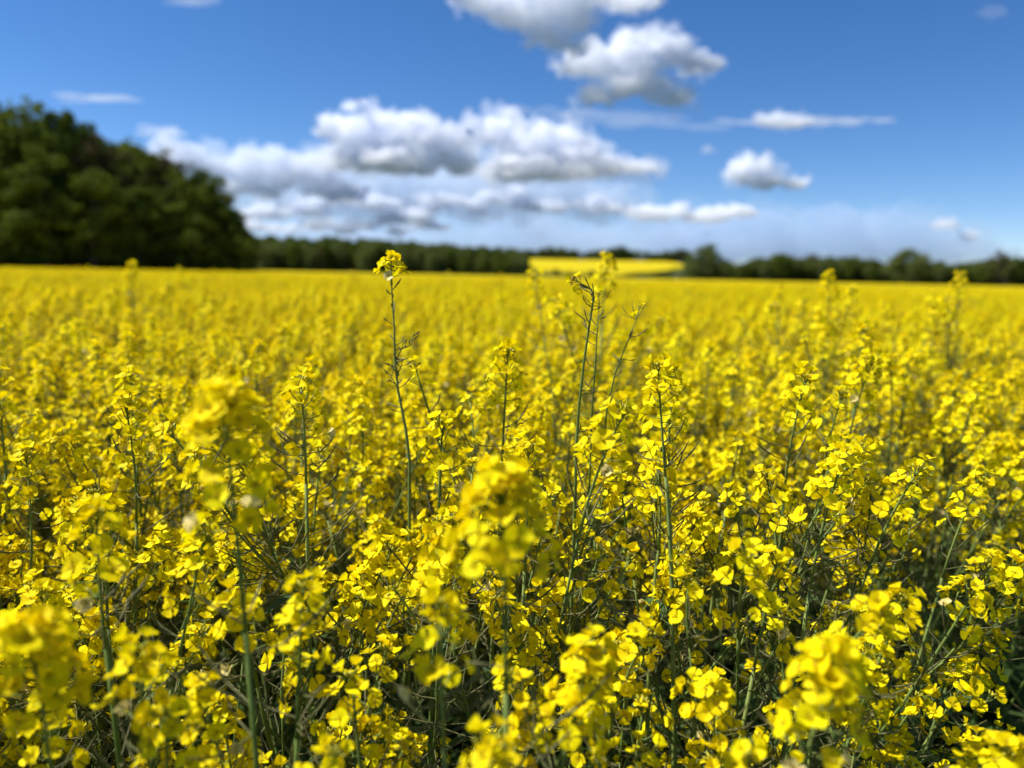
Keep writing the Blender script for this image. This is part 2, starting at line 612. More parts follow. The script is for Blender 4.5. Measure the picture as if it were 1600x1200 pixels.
# ------------------------------------------------------------------ the bare tall stalks
def stalk(label, pts_px, d, r0, r1, head=None, hs=1.0, dry=False, shoots=(), rootlean=(0, 0), droop=False):
    global n_plants
    pts = [at(u, v, d) for u, v in pts_px]
    low = pts[0]
    base = Vector((low.x + rootlean[0], low.y + rootlean[1], 0))
    root = bpy.data.objects.new('rapeseed_stalk', None)
    root.empty_display_size = .05
    COL.objects.link(root)
    root.location = base
    loc = [Vector((0, 0, 0)), (low - base) * .35, (low - base) * .7] + [p - base for p in pts]
    n = len(loc)
    mb = MB()
    mb.tube(loc, [r0 + (r1 - r0) * (i / (n - 1)) for i in range(n)], M_STEM, 7)
    for i in range(3, n - 1):
        for _ in range(3):
            t = rnd(0, 1)
            add_pod(mb, loc[i].lerp(loc[i + 1], t), (loc[i + 1] - loc[i]).normalized(), rnd(0, 6.3), .5)
    link('stem', mb.mesh('stem'), root)
    for sh in shoots:
        bm = MB()
        sp = [at(u, v, d) - base for u, v in sh]
        bm.tube(sp, [r1 * 1.1 - r1 * .6 * k / (len(sp) - 1) for k in range(len(sp))], M_POD, 5)
        for k in range(len(sp) - 1):
            for _ in range(3):
                add_pod(bm, sp[k].lerp(sp[k + 1], rnd(0, 1)), (sp[k + 1] - sp[k]).normalized(), rnd(0, 6.3), .3)
        link('side_shoot', bm.mesh('side_shoot'), root)
    dd = (loc[-1] - loc[-2]).normalized()
    if head is not None:
        h = link('flower_head', head.me, root, Matrix.Translation(loc[-1]) @ frame(dd) @ Matrix.Scale(hs, 4))
        for idx, fm in head.flowers:
            link('flower', FLOWER_ME[idx], h, fm)
    tag(root, label, 'rapeseed stalk', 'tall bare stalks above the canopy')
    taken.append((base.x, base.y, .06))
    n_plants += 1
    return root


SMALL_DOME = Head(13, .028, 0, .75)
NOD = Head(3, .02, 0, .5, dry=True)
WISP = Head(2, .03, 4, .6)
stalk('tall thin bare stalk with a small yellow tuft and curled side shoots',
      [(640, 720), (634, 670), (622, 610), (617, 560), (616, 510), (613, 470), (612, 446)], 1.0, .0028, .0008, SMALL_DOME, .95,
      shoots=([(621, 606), (612, 590), (616, 570)], [(617, 566), (628, 545), (640, 540), (648, 519)], [(619, 590), (626, 575), (630, 560)]))
stalk('tall bare stalk ending in a nodding brown and yellow bud tip',
      [(899, 760), (900, 700), (905, 630), (913, 560), (922, 500), (928, 465), (924, 452), (918, 449)], .97, .0028, .0008, NOD, .8)
stalk('bare stalk close behind the one with the nodding bud tip',
      [(925, 640), (930, 570), (933, 520), (936, 480)], 1.0, .0020, .0006, WISP, .5)
stalk('thin leaning stalk right of the one with the nodding bud tip',
      [(948, 640), (962, 580), (978, 540), (994, 500)], 1.0, .0018, .0006, WISP, .5, rootlean=(-.05, 0))
stalk('thick straight green stem standing in the dark gap below the broad topped plant',
      [(1053, 1190), (1052, 1050), (1049, 900), (1046, 830), (1043, 780), (1040, 745)], .84, .0034, .0019, HEADS[1], .9)
stalk('second straight green stem standing beside the thick one in the dark gap',
      [(1010, 1190), (1014, 1050), (1020, 960), (1024, 900), (1028, 860)], .88, .0036, .0018, HEADS[8], .9)

# ------------------------------------------------------------------ the rest of the near stand, plant by plant
def vnoise(x, y):
    return (math.sin(x * 2.1 + 1.3) * math.sin(y * 1.7 + .4) + .6 * math.sin(x * 4.7 + y * 3.1) + .4 * math.sin(y * 6.3 - x * 2.2)) / 2


def canopy(x, y):
    return 1.275 + .035 * vnoise(x, y)


def edge(x):
    """the near edge of the stand: further off towards the right"""
    return .64 + .44 * sstep(-.04, .08, x) + .28 * sstep(.12, .55, x)


YMAX = 3.15
cell = .158
cands = []
y = .5
while y < YMAX:
    x = -(.68 * y + .32)
    while x < .68 * y + .32:
        px, py = x + rnd(-.07, .07), y + rnd(-.07, .07)
        x += cell
        if py < edge(px):
            continue
        if .03 < px < .27 and py < 1.22:
            continue
        if any((px - a) ** 2 + (py - b) ** 2 < c * c for a, b, c in taken):
            continue
        cands.append((px, py))
    y += cell
cands.sort(key=lambda p: p[0] ** 2 + p[1] ** 2)
cands = cands[:300 - n_plants]
FAR_OF_NEAR = max(p[1] for p in cands)
COLS = [(240, 'in front of the outer grove'), (520, 'below the inner end of the grove'), (720, 'around the tall tufted bare stalk'),
        (880, 'between the tufted stalk and the nodding bud stalk'), (1020, 'around the stalk with the nodding bud tip'),
        (1250, 'inland of the nodding bud stalk'), (1440, 'below the large rounded green skyline tree'), (99999, 'beside the open edge of the stand')]
BANDS = [(1.2, 'sharp front rapeseed plant'), (1.9, 'softly focused second-row rapeseed plant'),
         (9.9, 'out-of-focus rapeseed plant further back')]
inframe = set()
front = {}
for k, (px, py) in enumerate(cands):
    dist = math.hypot(px, py)
    arch = PLANTS[k % len(PLANTS)] if random.random() < .5 else random.choice(PLANTS)
    if py < 1.7 and px > -.08:
        arch = random.choice(EDGE)
    zt = canopy(px, py) + random.gauss(0, .05) - (.05 if py < .95 else 0)
    zt = min(zt, 1.35)
    m = place_top(arch, Vector((px, py, zt)), None, (rnd(-.09, .09), rnd(-.09, .09) + (.12 if px > .35 and py < 1.4 else 0)))
    o = arch.build(m, flowers=py < 1.75)
    q = CAM_ROT.to_3x3().transposed() @ (Vector((px, py, zt)) - EYE)
    u = 800 + FPX * q.x / -q.z
    col = next(c for lim, c in COLS if u < lim)
    band = next(c for lim, c in BANDS if py < lim)
    if py < BANDS[0][0]:
        front.setdefault(col, []).append((u, o))
    tag(o, band + ', ' + col, 'rapeseed plant', band.replace('plant', 'plants') + ' ' + col)


ORD = ('first', 'second', 'third', 'fourth', 'fifth', 'sixth', 'seventh', 'eighth', 'ninth', 'tenth', 'eleventh', 'twelfth', 'thirteenth',
       'fourteenth', 'fifteenth', 'sixteenth', 'seventeenth', 'eighteenth', 'nineteenth', 'twentieth')
for col, lst in front.items():
    lst.sort(key=lambda t: t[0])
    for i, (u, o) in enumerate(lst):
        if len(lst) > 1 and i < len(ORD):
            o['label'] = ORD[i] + ' from the left of the sharp plants ' + col


# ------------------------------------------------------------------ instanced vegetation that nobody could count
def instancer(name, coll, pts, rots, scales, idx):
    me = bpy.data.meshes.new(name)
    me.from_pydata([tuple(p) for p in pts], [], [])
    a = me.attributes.new('rot', 'FLOAT_VECTOR', 'POINT')
    a.data.foreach_set('vector', np.array(rots, dtype=np.float32).ravel())
    a = me.attributes.new('scl', 'FLOAT', 'POINT')
    a.data.foreach_set('value', np.array(scales, dtype=np.float32))
    a = me.attributes.new('idx', 'INT', 'POINT')
    a.data.foreach_set('value', np.array(idx, dtype=np.int32))
    o = link(name, me)
    ng = bpy.data.node_groups.new(name, 'GeometryNodeTree')
    ng.interface.new_socket('Geometry', in_out='INPUT', socket_type='NodeSocketGeometry')
    ng.interface.new_socket('Geometry', in_out='OUTPUT', socket_type='NodeSocketGeometry')
    N, L = ng.nodes, ng.links
    gi, go = N.new('NodeGroupInput'), N.new('NodeGroupOutput')
    ci = N.new('GeometryNodeCollectionInfo')
    ci.inputs['Collection'].default_value = coll
    ci.inputs['Separate Children'].default_value = True
    ci.inputs['Reset Children'].default_value = True
    ip = N.new('GeometryNodeInstanceOnPoints')
    ip.inputs['Pick Instance'].default_value = True

    def attr(nm, t):
        n = N.new('GeometryNodeInputNamedAttribute')
        n.data_type = t
        n.inputs['Name'].default_value = nm
        return n.outputs[0]
    mp = N.new('GeometryNodeMeshToPoints')
    L.new(gi.outputs[0], mp.inputs[0])
    L.new(mp.outputs[0], ip.inputs['Points'])
    L.new(ci.outputs[0], ip.inputs['Instance'])
    L.new(attr('idx', 'INT'), ip.inputs['Instance Index'])
    L.new(attr('rot', 'FLOAT_VECTOR'), ip.inputs['Rotation'])
    L.new(attr('scl', 'FLOAT'), ip.inputs['Scale'])
    L.new(ip.outputs[0], go.inputs[0])
    md = o.modifiers.new('scatter', 'NODES')
    md.node_group = ng
    return o


plant_lib = bpy.data.collections.new('rapeseed sources')
for k, a in enumerate(PLANTS[:7]):
    link('rapeseed_source_%d' % k, a.joined().mesh('rapeseed_source'), col=plant_lib)
P_, R_, S_, I_ = [], [], [], []


def scatter(y0, y1, dens, slope, pad, ring=False):
    area = (slope * (y1 * y1 - y0 * y0) + 2 * pad * (y1 - y0))
    for _ in range(int(area * dens)):
        yy = math.sqrt(rnd(y0 * y0, y1 * y1)) if pad < y1 * .2 else rnd(y0, y1)
        xx = rnd(-1, 1) * (slope * yy + pad)
        if xx < -62 + (yy - 60) * .1 and yy > 80:
            continue
        P_.append((xx, yy, 0))
        R_.append((rnd(-.1, .1), rnd(-.1, .1), rnd(0, 6.3)))
        zt = canopy(xx, yy) + random.gauss(0, .034)
        zt = min(zt, 1.36)
        if yy > 6 and random.random() < .008:
            zt += rnd(.06, .16)
        S_.append(zt / 1.26)
        I_.append(random.randrange(7))


scatter(FAR_OF_NEAR - .05, 8, 52, .72, .4)
scatter(8, 20, 28, .74, .5)
scatter(20, 62, 6, .76, .8)
# the flanks of the stand, outside the wedge in view
for _ in range(1500):
    yy = rnd(.62, 4.0)
    s = random.choice((-1, 1))
    xx = s * rnd(.68 * yy + .36, .68 * yy + 1.9)
    if yy < FAR_OF_NEAR - .05 and yy > edge(xx):
        P_.append((xx, yy, 0))
        R_.append((rnd(-.1, .1), rnd(-.1, .1), rnd(0, 6.3)))
        S_.append((canopy(xx, yy) + random.gauss(0, .04)) / 1.26)
        I_.append(random.randrange(7))
for _ in range(3000):
    yy = math.sqrt(rnd(9, 450))
    xx = random.choice((-1, 1)) * rnd(.74 * yy + .4, 1.5 * yy)
    P_.append((xx, yy, 0))
    R_.append((rnd(-.1, .1), rnd(-.1, .1), rnd(0, 6.3)))
    S_.append((canopy(xx, yy) + random.gauss(0, .035)) / 1.26)
    I_.append(random.randrange(7))
fld = instancer('rapeseed_field', plant_lib, P_, R_, S_, I_)
tag(fld, 'yellow flowering rapeseed field stretching back to the tree line', None, None, 'stuff')

# broad leaves low down between the stems
leaf_lib = bpy.data.collections.new('leaf sources')
for k in range(4):
    link('leaf_source_%d' % k, LEAF_ME[4 + k], col=leaf_lib)
P_, R_, S_, I_ = [], [], [], []
for _ in range(9000):
    yy = .35 + 4.2 * random.random() ** 1.3
    xx = rnd(-1, 1) * (.75 * yy + .5)
    P_.append((xx, yy, rnd(.03, .68) * random.random() ** .5))
    R_.append((rnd(-.5, .5), rnd(-.9, .3), rnd(0, 6.3)))
    S_.append(rnd(.7, 1.6))
    I_.append(random.randrange(4))
ul = instancer('undergrowth', leaf_lib, P_, R_, S_, I_)
tag(ul, 'dark green lower leaves filling the gaps between the rapeseed stems', None, None, 'stuff')


# ------------------------------------------------------------------ ground and terrain
def terrain(x, y):
    """a low rise behind the field, left of centre and middle; z 0 over the field itself"""
    a = x / max(y, 1)
    return 3.0 * sstep(338, 375, y) + 7.8 * sstep(342, 505, y) * sstep(-.75, -.30, a) * (1 - sstep(.20, .34, a))


def polar_grid(rs, a0, a1, na, zf):
    vs, fs = [], []
    for r in rs:
        for k in range(na + 1):
            a = a0 + (a1 - a0) * k / na
            x, yv = r * math.sin(a), r * math.cos(a)
            vs.append((x, yv, zf(x, yv)))
    for i in range(len(rs) - 1):
        for k in range(na):
            q = i * (na + 1) + k
            fs.append((q, q + na + 1, q + na + 2, q + 1))
    return vs, fs


M_GROUND = plant_mat('soil and low weeds', (0.034, 0.036, 0.014), (0.055, 0.080, 0.022), 0.0, .95, .1, 6.0)
gm = MB()
rs = [.0, .5, 1, 2, 4, 8, 16, 32, 64, 120, 200, 280, 330, 350, 370, 390, 410, 430, 450, 470, 490, 510, 540, 600, 800, 1500, 4000, 12000, 40000]
vs, fs = polar_grid(rs[1:], -math.pi, math.pi, 180, terrain)
c = len(vs)
vs.append((0, 0, 0))
fs += [(c, k, k + 1) for k in range(180)]
gm.add(vs, fs, M_GROUND)
tag(link('ground', gm.mesh('ground')), None, None, None, 'structure')

# the far blossom, too far off to tell plants apart: a lumpy closed canopy
M_FAR = plant_mat('far blossom', (0.28, 0.25, 0.012), (0.66, 0.50, 0.005), 0.0, .9, .03, 0.9)


def canopy_sheet(name, x_at, ys, na, top, low, label):
    mb = MB()
    vs, fs = [], []
    ny = len(ys)
    for j, yv in enumerate(ys):
        x0, x1 = x_at(yv)
        for k in range(na + 1):
            x = x0 + (x1 - x0) * k / na
            b = terrain(x, yv)
            edge_v = j in (0, ny - 1) or k in (0, na)
            vs.append((x + rnd(-.25, .25), yv + rnd(-.12, .12), b + (low if edge_v else top + rnd(-.10, .10))))
    for j in range(ny - 1):
        for k in range(na):
            q = j * (na + 1) + k
            fs.append((q, q + 1, q + na + 2, q + na + 1))
    mb.add(vs, fs, M_FAR)
    o = link(name, mb.mesh(name, False))
    return tag(o, label, None, None, 'stuff')


ys = [14, 14.3] + list(np.geomspace(14.8, 318, 150)) + [319]
canopy_sheet('far_rapeseed_canopy', lambda y: (-1.5 * y - 3 if y < 84 else -.40 * y - 25, 1.3 * y + 4), ys, 400, 1.14, .05,
             'far part of the yellow rapeseed field running to the tree line')
def strip_edges(y):
    hw = .112 * y * math.sqrt(max(.0004, 1 - abs((y - 436) / 79) ** 2.6))
    return (.106 * y - hw + 2.5 * math.sin(y * .11), .106 * y + hw * 1.02 + 3 * math.sin(y * .09))


canopy_sheet('distant_rapeseed_field', strip_edges, list(np.linspace(358, 514, 44)), 60, 1.3, .05,
             'strip of another yellow rapeseed field on the rise beyond the hedge')
canopy_sheet('distant_rapeseed_patch', lambda y: (-.318 * y, -.300 * y), list(np.linspace(372, 440, 10)), 8, 1.3, .05,
             'small yellow blossom patch glimpsed beside the dark grove')


# ------------------------------------------------------------------ trees
def crown_mb(h, w, z0, nblob, nleaf, size, mat, seed, gappy=0.0, shape=1.0):
    r = np.random.default_rng(seed)
    mb = MB()
    vs, fs = [], []
    cz, rz = (h + z0) / 2, (h - z0) / 2
    for b in range(nblob):
        while True:
            p = r.uniform(-1, 1, 3)
            if p @ p < 1:
                break
        p = p / max(1e-3, np.linalg.norm(p)) * (np.linalg.norm(p) ** .55)
        wz = 1 - .35 * max(0, p[2]) * shape
        c = np.array([p[0] * w * .5 * wz * .85, p[1] * w * .5 * wz * .85, cz + p[2] * rz * .88])
        br = r.uniform(.07, .17) * w
        if r.random() < gappy:
            br *= .5
        for _ in range(nleaf):
            d = r.normal(size=3)
            d /= np.linalg.norm(d)
            q = c + d * br * r.random() ** .35 * np.array([1, 1, .8])
            n = r.normal(size=3) + d * .8 + np.array([0, 0, .4])
            n /= np.linalg.norm(n)
            t = np.cross(n, r.normal(size=3))
            t /= np.linalg.norm(t)
            s = np.cross(n, t)
            k = size * r.uniform(.6, 1.3)
            o = len(vs)
            vs.extend([tuple(q - t * k), tuple(q + s * k * .55), tuple(q + t * k), tuple(q - s * k * .55)])
            fs.append((o, o + 1, o + 2, o + 3))
    mb.add(vs, fs, mat)
    return mb


def trunk_mb(h, r0, z0, w, seed):
    st = random.getstate()
    random.seed(seed)
    mb = MB()
    pts = [(rnd(-.1, .1) * i, rnd(-.1, .1) * i, h * .85 * i / 6) for i in range(7)]
    mb.tube(pts, [r0 * (1 - .85 * i / 6) * (1.35 if i == 0 else 1) for i in range(7)], M_BARK, 8)
    for k in range(9):
        f = rnd(.22, .8)
        p = Vector(pts[int(f * 6)])
        a = k * 2.4
        ln = w * .45 * rnd(.7, 1.0) * (1 - .4 * f)
        bp, _ = curve_pts(p, (math.cos(a), math.sin(a), .7), ln, 5, .5, .15)
        mb.tube(bp, [r0 * .38 * (1 - .8 * i / 5) for i in range(6)], M_BARK, 5)
        for q in range(3):
            i = random.randint(2, 4)
            tp, _ = curve_pts(bp[i], (math.cos(a + rnd(-1, 1)), math.sin(a + rnd(-1, 1)), rnd(.2, 1.2)), ln * .5, 4, .4, .2)
            mb.tube(tp, [r0 * .14 * (1 - .8 * j / 4) for j in range(5)], M_BARK, 4)
    random.setstate(st)
    return mb


class TreeKind:
    def __init__(self, h, w, z0, nb, nl, size, mat, seed, gappy=0.0, shape=1.0):
        self.cm, self.tm = crown_mb(h, w, z0, nb, nl, size, mat, seed, gappy, shape), trunk_mb(h, h * .017, z0, w, seed)
        self.c, self.t, self.h = self.cm.mesh('crown'), self.tm.mesh('trunk'), h

    def put(self, u, v_top, d, label, group, name='broadleaf_tree', wide=1.0, zb=None):
        p = at(u, v_top, d)
        zb = terrain(p.x, p.y) if zb is None else zb
        s = max(.05, (p.z - zb) / self.h) * 1.05
        o = bpy.data.objects.new(name, None)
        COL.objects.link(o)
        o.matrix_basis = Matrix.Translation((p.x, p.y, zb)) @ Matrix.Rotation(rnd(0, 6.3), 4, 'Z') @ Matrix.Diagonal((s * wide, s * wide, s, 1))
        link('trunk', self.t, o)
        link('crown', self.c, o)
        return tag(o, label, 'tree', group)


K_GREEN = TreeKind(20, 11, .6, 90, 80, .34, M_CROWN[0], 1)
K_GREEN2 = TreeKind(20, 13, .6, 95, 78, .36, M_CROWN[0], 2, .3)
K_OLIVE = TreeKind(18, 11, .5, 90, 78, .34, M_CROWN[1], 3, .2)
K_AIRY = TreeKind(21, 11, 2, 70, 52, .30, M_CROWN[0], 4, .6)
K_BROWN = TreeKind(18, 10, 1.0, 60, 30, .28, M_CROWN[2], 5, .6)
M_LIGHTENED = plant_mat('tree leaves lightened for far trees', (0.100, 0.130, 0.040), (0.180, 0.215, 0.070), 0.42, 0.8, 0.04, 0.30, (1, 1, .6), 0.3)  # same leaves with brightness put into the colour, as far crowns come out dark
K_LIGHTENED = TreeKind(19, 13, .4, 95, 78, .36, M_LIGHTENED, 7)
K_BUSH = TreeKind(10, 11, .1, 60, 80, .32, M_CROWN[1], 6, .2, .3)
G1 = 'trees of the dark grove'
grove = [
    (-20, 160, 92, K_GREEN2, 1.15, 'broad dark green tree at the outer end of the grove'),
    (28, 158, 90, K_OLIVE, 1.1, 'tall tree with lighter olive leaves near the outer end of the grove'),
    (82, 153, 93, K_AIRY, 1.1, 'tallest airy tree of the grove, sky showing through its top'),
    (118, 168, 96, K_AIRY, 1.0, 'airy tree beside the tallest one of the grove'),
    (60, 230, 86, K_GREEN, 1.1, 'dark green tree in front of the tallest tree of the grove'),
    (152, 208, 94, K_BROWN, 1.2, 'brownish half-bare tree in the middle of the grove'),
    (140, 265, 87, K_GREEN2, 1.2, 'dark green tree in front of the brownish half-bare tree'),
    (205, 218, 97, K_OLIVE, 1.0, 'olive green tree just inland of the pale half-bare crown'),
    (212, 290, 90, K_GREEN, 1.3, 'low dark green tree in front of the olive ones'),
    (262, 232, 99, K_BROWN, 1.2, 'pale half-bare tree crown against the white cloud'),
    (268, 262, 95, K_OLIVE, 1.15, 'rounded olive tree under the pale half-bare crown'),
    (318, 262, 100, K_GREEN, 1.1, 'dark green tree on the downward slope of the grove'),
    (300, 330, 93, K_GREEN2, 1.4, 'low spreading dark tree near the end of the grove'),
    (345, 292, 102, K_BROWN, 1.1, 'brownish tree near the inner end of the grove'),
    (355, 322, 98, K_GREEN, 1.2, 'last dark green tree at the inner end of the grove'),
    (372, 378, 101, K_GREEN2, 1.5, 'low dark shrub-like tree closing the inner end of the grove'),
    (398, 372, 118, K_BROWN, 1.2, 'small brownish tree just past the end of the grove'),
]
for u, v, d, k, wd, lab in grove:
    k.put(u, v, d, lab, G1, wide=wd)
for k in range(15):                              # the trees behind, which close the grove
    u = -60 + k * 30
    v = 178 + max(0, (u - 120)) * .5 + rnd(0, 25)
    if u < 360:
        random.choice((K_GREEN, K_GREEN2, K_GREEN)).put(u, v, rnd(104, 116), 'dark green tree standing in the shade behind the front trees of the grove',
                                                        'trees in the shade behind the front of the grove', wide=1.4)
for k in range(9):                               # shrubs of the wood's margin
    u = -30 + k * 49
    K_BUSH.put(u, rnd(350, 372), rnd(84, 88) + k * 1.4, 'low dark shrub at the foot of the grove along the field', 'shrubs at the foot of the grove', name='shrub', wide=1.3)

G2 = 'trees on the skyline beyond the field'
skyline = [
    (820, 402, 524, K_GREEN, 1.8, 'low tree at the outer tip of the distant yellow strip'),
    (900, 401, 528, K_OLIVE, 1.9, 'low olive tree behind the outer half of the distant yellow strip'),
    (965, 399, 522, K_GREEN, 1.9, 'low tree behind the tall plant crossing the distant yellow strip'),
    (1048, 396, 524, K_GREEN2, 1.7, 'low tree behind the inner end of the distant yellow strip'),
    (1010, 391, 520, K_GREEN2, 1.3, 'low rounded tree on the rise behind the distant yellow strip'),
    (930, 396, 525, K_GREEN, 1.5, 'low tree behind the middle of the distant yellow strip'),
    (870, 398, 530, K_GREEN2, 1.8, 'low tree behind the outer end of the distant yellow strip'),
    (1103, 381, 330, K_LIGHTENED, 1.45, 'round dark tree standing alone at the inner end of the distant yellow strip'),
    (1160, 412, 340, K_BUSH, 1.3, 'low hedge-like tree next to the round dark tree'),
    (1192, 408, 345, K_BROWN, 1.5, 'low brownish tree between the round dark tree and the twin crowns'),
    (1222, 396, 335, K_GREEN2, 1.2, 'dark tree, first of the twin crowns in the middle of the far tree row'),
    (1238, 402, 338, K_LIGHTENED, 1.3, 'olive tree, second of the twin crowns in the far tree row'),
    (1275, 393, 345, K_BROWN, .8, 'slim half-bare tree behind the tall blurred plant'),
    (1300, 408, 340, K_GREEN, 1.5, 'low dark tree right behind the tall blurred plant'),
    (1330, 405, 342, K_BROWN, 1.5, 'brownish low tree in the far tree row'),
    (1365, 404, 344, K_GREEN2, 1.5, 'low dark tree beside the large rounded green tree'),
    (1425, 388, 325, K_LIGHTENED, 1.7, 'large rounded green tree, the brightest of the far tree row'),
    (1405, 398, 330, K_GREEN, 1.2, 'tree leaning against the large rounded green tree'),
    (1480, 416, 340, K_GREEN, 1.6, 'low dark tree in the dip after the large rounded green tree'),
    (1510, 420, 342, K_BUSH, 1.5, 'lowest bush in the dip of the far tree row'),
    (1565, 390, 330, K_BROWN, 1.3, 'half-bare greyish tree at the far end of the tree row'),
    (1540, 412, 333, K_OLIVE, 1.4, 'low olive tree before the half-bare greyish tree'),
    (1600, 402, 331, K_GREEN2, 1.4, 'dark tree at the very end of the far tree row'),
    (1650, 400, 335, K_GREEN, 1.4, 'dark tree beyond the end of the far tree row'),
]
for u, v, d, k, wd, lab in skyline:
    k.put(u, v, d, lab, G2, wide=wd)

tree_lib = bpy.data.collections.new('tree sources')
for k, t in enumerate((K_GREEN2, K_LIGHTENED, K_OLIVE, K_BROWN)):
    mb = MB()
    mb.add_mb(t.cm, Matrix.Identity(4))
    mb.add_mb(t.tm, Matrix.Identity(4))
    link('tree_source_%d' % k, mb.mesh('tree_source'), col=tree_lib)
P_, R_, S_, I_ = [], [], [], []


def wood(u0, u1, d0, d1, n, hh):
    for _ in range(n):
        u, d = rnd(u0, u1), rnd(d0, d1)
        p = at(u, 420, d)
        P_.append((p.x, p.y, terrain(p.x, p.y) - .2))
        R_.append((0, 0, rnd(0, 6.3)))
        S_.append(hh(u) * rnd(.9, 1.03) / 19)
        I_.append(random.choice((0, 1, 1, 1, 2, 2, 3)))


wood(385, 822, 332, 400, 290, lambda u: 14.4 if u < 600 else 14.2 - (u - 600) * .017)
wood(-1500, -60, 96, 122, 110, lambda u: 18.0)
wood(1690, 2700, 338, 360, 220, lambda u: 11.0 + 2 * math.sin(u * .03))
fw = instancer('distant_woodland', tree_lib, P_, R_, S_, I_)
tag(fw, 'dark far-off wood along the edge of the field, meeting the outer tip of the yellow strip', None, None, 'stuff')
P_, R_, S_, I_ = [], [], [], []
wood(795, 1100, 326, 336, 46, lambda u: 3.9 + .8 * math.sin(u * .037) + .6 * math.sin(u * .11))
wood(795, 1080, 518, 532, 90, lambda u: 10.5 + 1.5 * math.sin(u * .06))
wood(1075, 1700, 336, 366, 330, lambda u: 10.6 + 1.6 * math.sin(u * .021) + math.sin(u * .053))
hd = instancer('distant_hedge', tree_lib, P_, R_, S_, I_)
tag(hd, 'low dark hedges along the far edge of the field and behind the yellow strip', None, None, 'stuff')


# ------------------------------------------------------------------ clouds: closed lumpy bodies of scattering vapour
def ico(sub=2):
    t = (1 + 5 ** .5) / 2
    v = [(-1, t, 0), (1, t, 0), (-1, -t, 0), (1, -t, 0), (0, -1, t), (0, 1, t), (0, -1, -t), (0, 1, -t), (t, 0, -1), (t, 0, 1), (-t, 0, -1), (-t, 0, 1)]
    v = [Vector(p).normalized() for p in v]
    f = [(0, 11, 5), (0, 5, 1), (0, 1, 7), (0, 7, 10), (0, 10, 11), (1, 5, 9), (5, 11, 4), (11, 10, 2), (10, 7, 6), (7, 1, 8),
         (3, 9, 4), (3, 4, 2), (3, 2, 6), (3, 6, 8), (3, 8, 9), (4, 9, 5), (2, 4, 11), (6, 2, 10), (8, 6, 7), (9, 8, 1)]
    for _ in range(sub):
        cache, nf = {}, []

        def mid(a, b):
            k = (min(a, b), max(a, b))
            if k not in cache:
                v.append(((v[a] + v[b]) / 2).normalized())
                cache[k] = len(v) - 1
            return cache[k]
        for a, b, c in f:
            x, yv, z = mid(a, b), mid(b, c), mid(c, a)
            nf += [(a, x, z), (b, yv, x), (c, z, yv), (x, yv, z)]
        f = nf
    return np.array([tuple(p) for p in v]), f


ICO_V, ICO_F = ico(2)


def cloud_mat(density, color=(1, 1, 1), aniso=.1):
    m, N, L = new_mat('cloud vapour')
    out = N.new('ShaderNodeOutputMaterial')
    pv = N.new('ShaderNodeVolumePrincipled')
    pv.inputs['Density'].default_value = density
    pv.inputs['Anisotropy'].default_value = aniso
    pv.inputs['Color'].default_value = (*color, 1)
    L.new(pv.outputs[0], out.inputs['Volume'])
    return m


def cloud(label, puffs, d, tau=7.0, flat=None, group=None, depth=.8, color=(.955, .97, 1.0), detail=1.0, wisp=False):
    """puffs: (u, v, half width, half height) in photograph pixels at distance d; flat = pixel row of the level base"""
    random.seed(sum(map(ord, label)))
    k = d / FPX
    cu, cv = sum(p[0] for p in puffs) / len(puffs), sum(p[1] for p in puffs) / len(puffs)
    centre = at(cu, cv, d)
    mean = sum(p[3] for p in puffs) / len(puffs) * k
    zb = None if flat is None else (at(cu, flat, d) - centre).z

    def body(grow, subs, name, density, parent, noise):
        vs, fs = [], []

        def ball(c, rx, ry, rz):
            o = len(vs)
            for x, yv, z in ICO_V:
                vs.append((c.x + x * rx, c.y + yv * ry, c.z + z * rz))
            fs.extend(tuple(i + o for i in f) for f in ICO_F)
        for u, v, hw, hh in puffs:
            c = at(u, v, d) - centre
            rx, rz = hw * k * grow, hh * k * grow
            ry = max(rx, rz) * depth
            if wisp:
                for q in range(7):
                    ball(c + Vector((rnd(-.8, .8) * rx, rnd(-.5, .5) * ry, rnd(-.5, .5) * rz)), rx * rnd(.3, .6), ry * .5, rz * rnd(.3, .6))
                continue
            ball(c, rx * .62, ry * .62, rz * .62)
            for q in range(subs):
                a, e = rnd(0, 6.28), rnd(-.7, 1.3)
                dv = Vector((math.cos(a) * math.cos(e), math.sin(a) * math.cos(e), math.sin(e)))
                s = rnd(.16, .42)
                ball(c + Vector((dv.x * rx * .78, dv.y * ry * .78, dv.z * rz * .78)), rx * s, ry * s, rz * s * rnd(.9, 1.3))
        if zb is not None:
            vs = [(x, yv, z if z > zb else zb + (z - zb) * .45) for x, yv, z in vs]
        me = bpy.data.meshes.new(name)
        me.from_pydata(vs, [], fs)
        me.materials.append(cloud_mat(density, color))
        o = link(name, me, parent)
        rm = o.modifiers.new('merge', 'REMESH')
        rm.mode = 'VOXEL'
        rm.voxel_size = mean * .10
        for sc, st in noise:
            t = bpy.data.textures.new('billow', 'CLOUDS')
            t.noise_scale = mean * sc
            t.noise_depth = 3
            dm = o.modifiers.new('billow', 'DISPLACE')
            dm.texture = t
            dm.texture_coords = 'LOCAL'
            dm.strength = mean * st * detail
            dm.mid_level = .52
        return o
    den = tau * .38 / (2 * mean)
    if wisp:
        o = body(1.0, 0, 'cloud', den, None, ((.9, .5),))
    else:
        o = body(1.0, 20, 'cloud', den, None, ((1.3, 1.0), (.5, .6), (.22, .3)))
        body(1.22, 12, 'vapour_fringe', den * .36, o, ((1.2, 1.9), (.5, 1.1)))
    o.location = centre
    return tag(o, label, 'cloud', group or 'clouds in the blue sky')


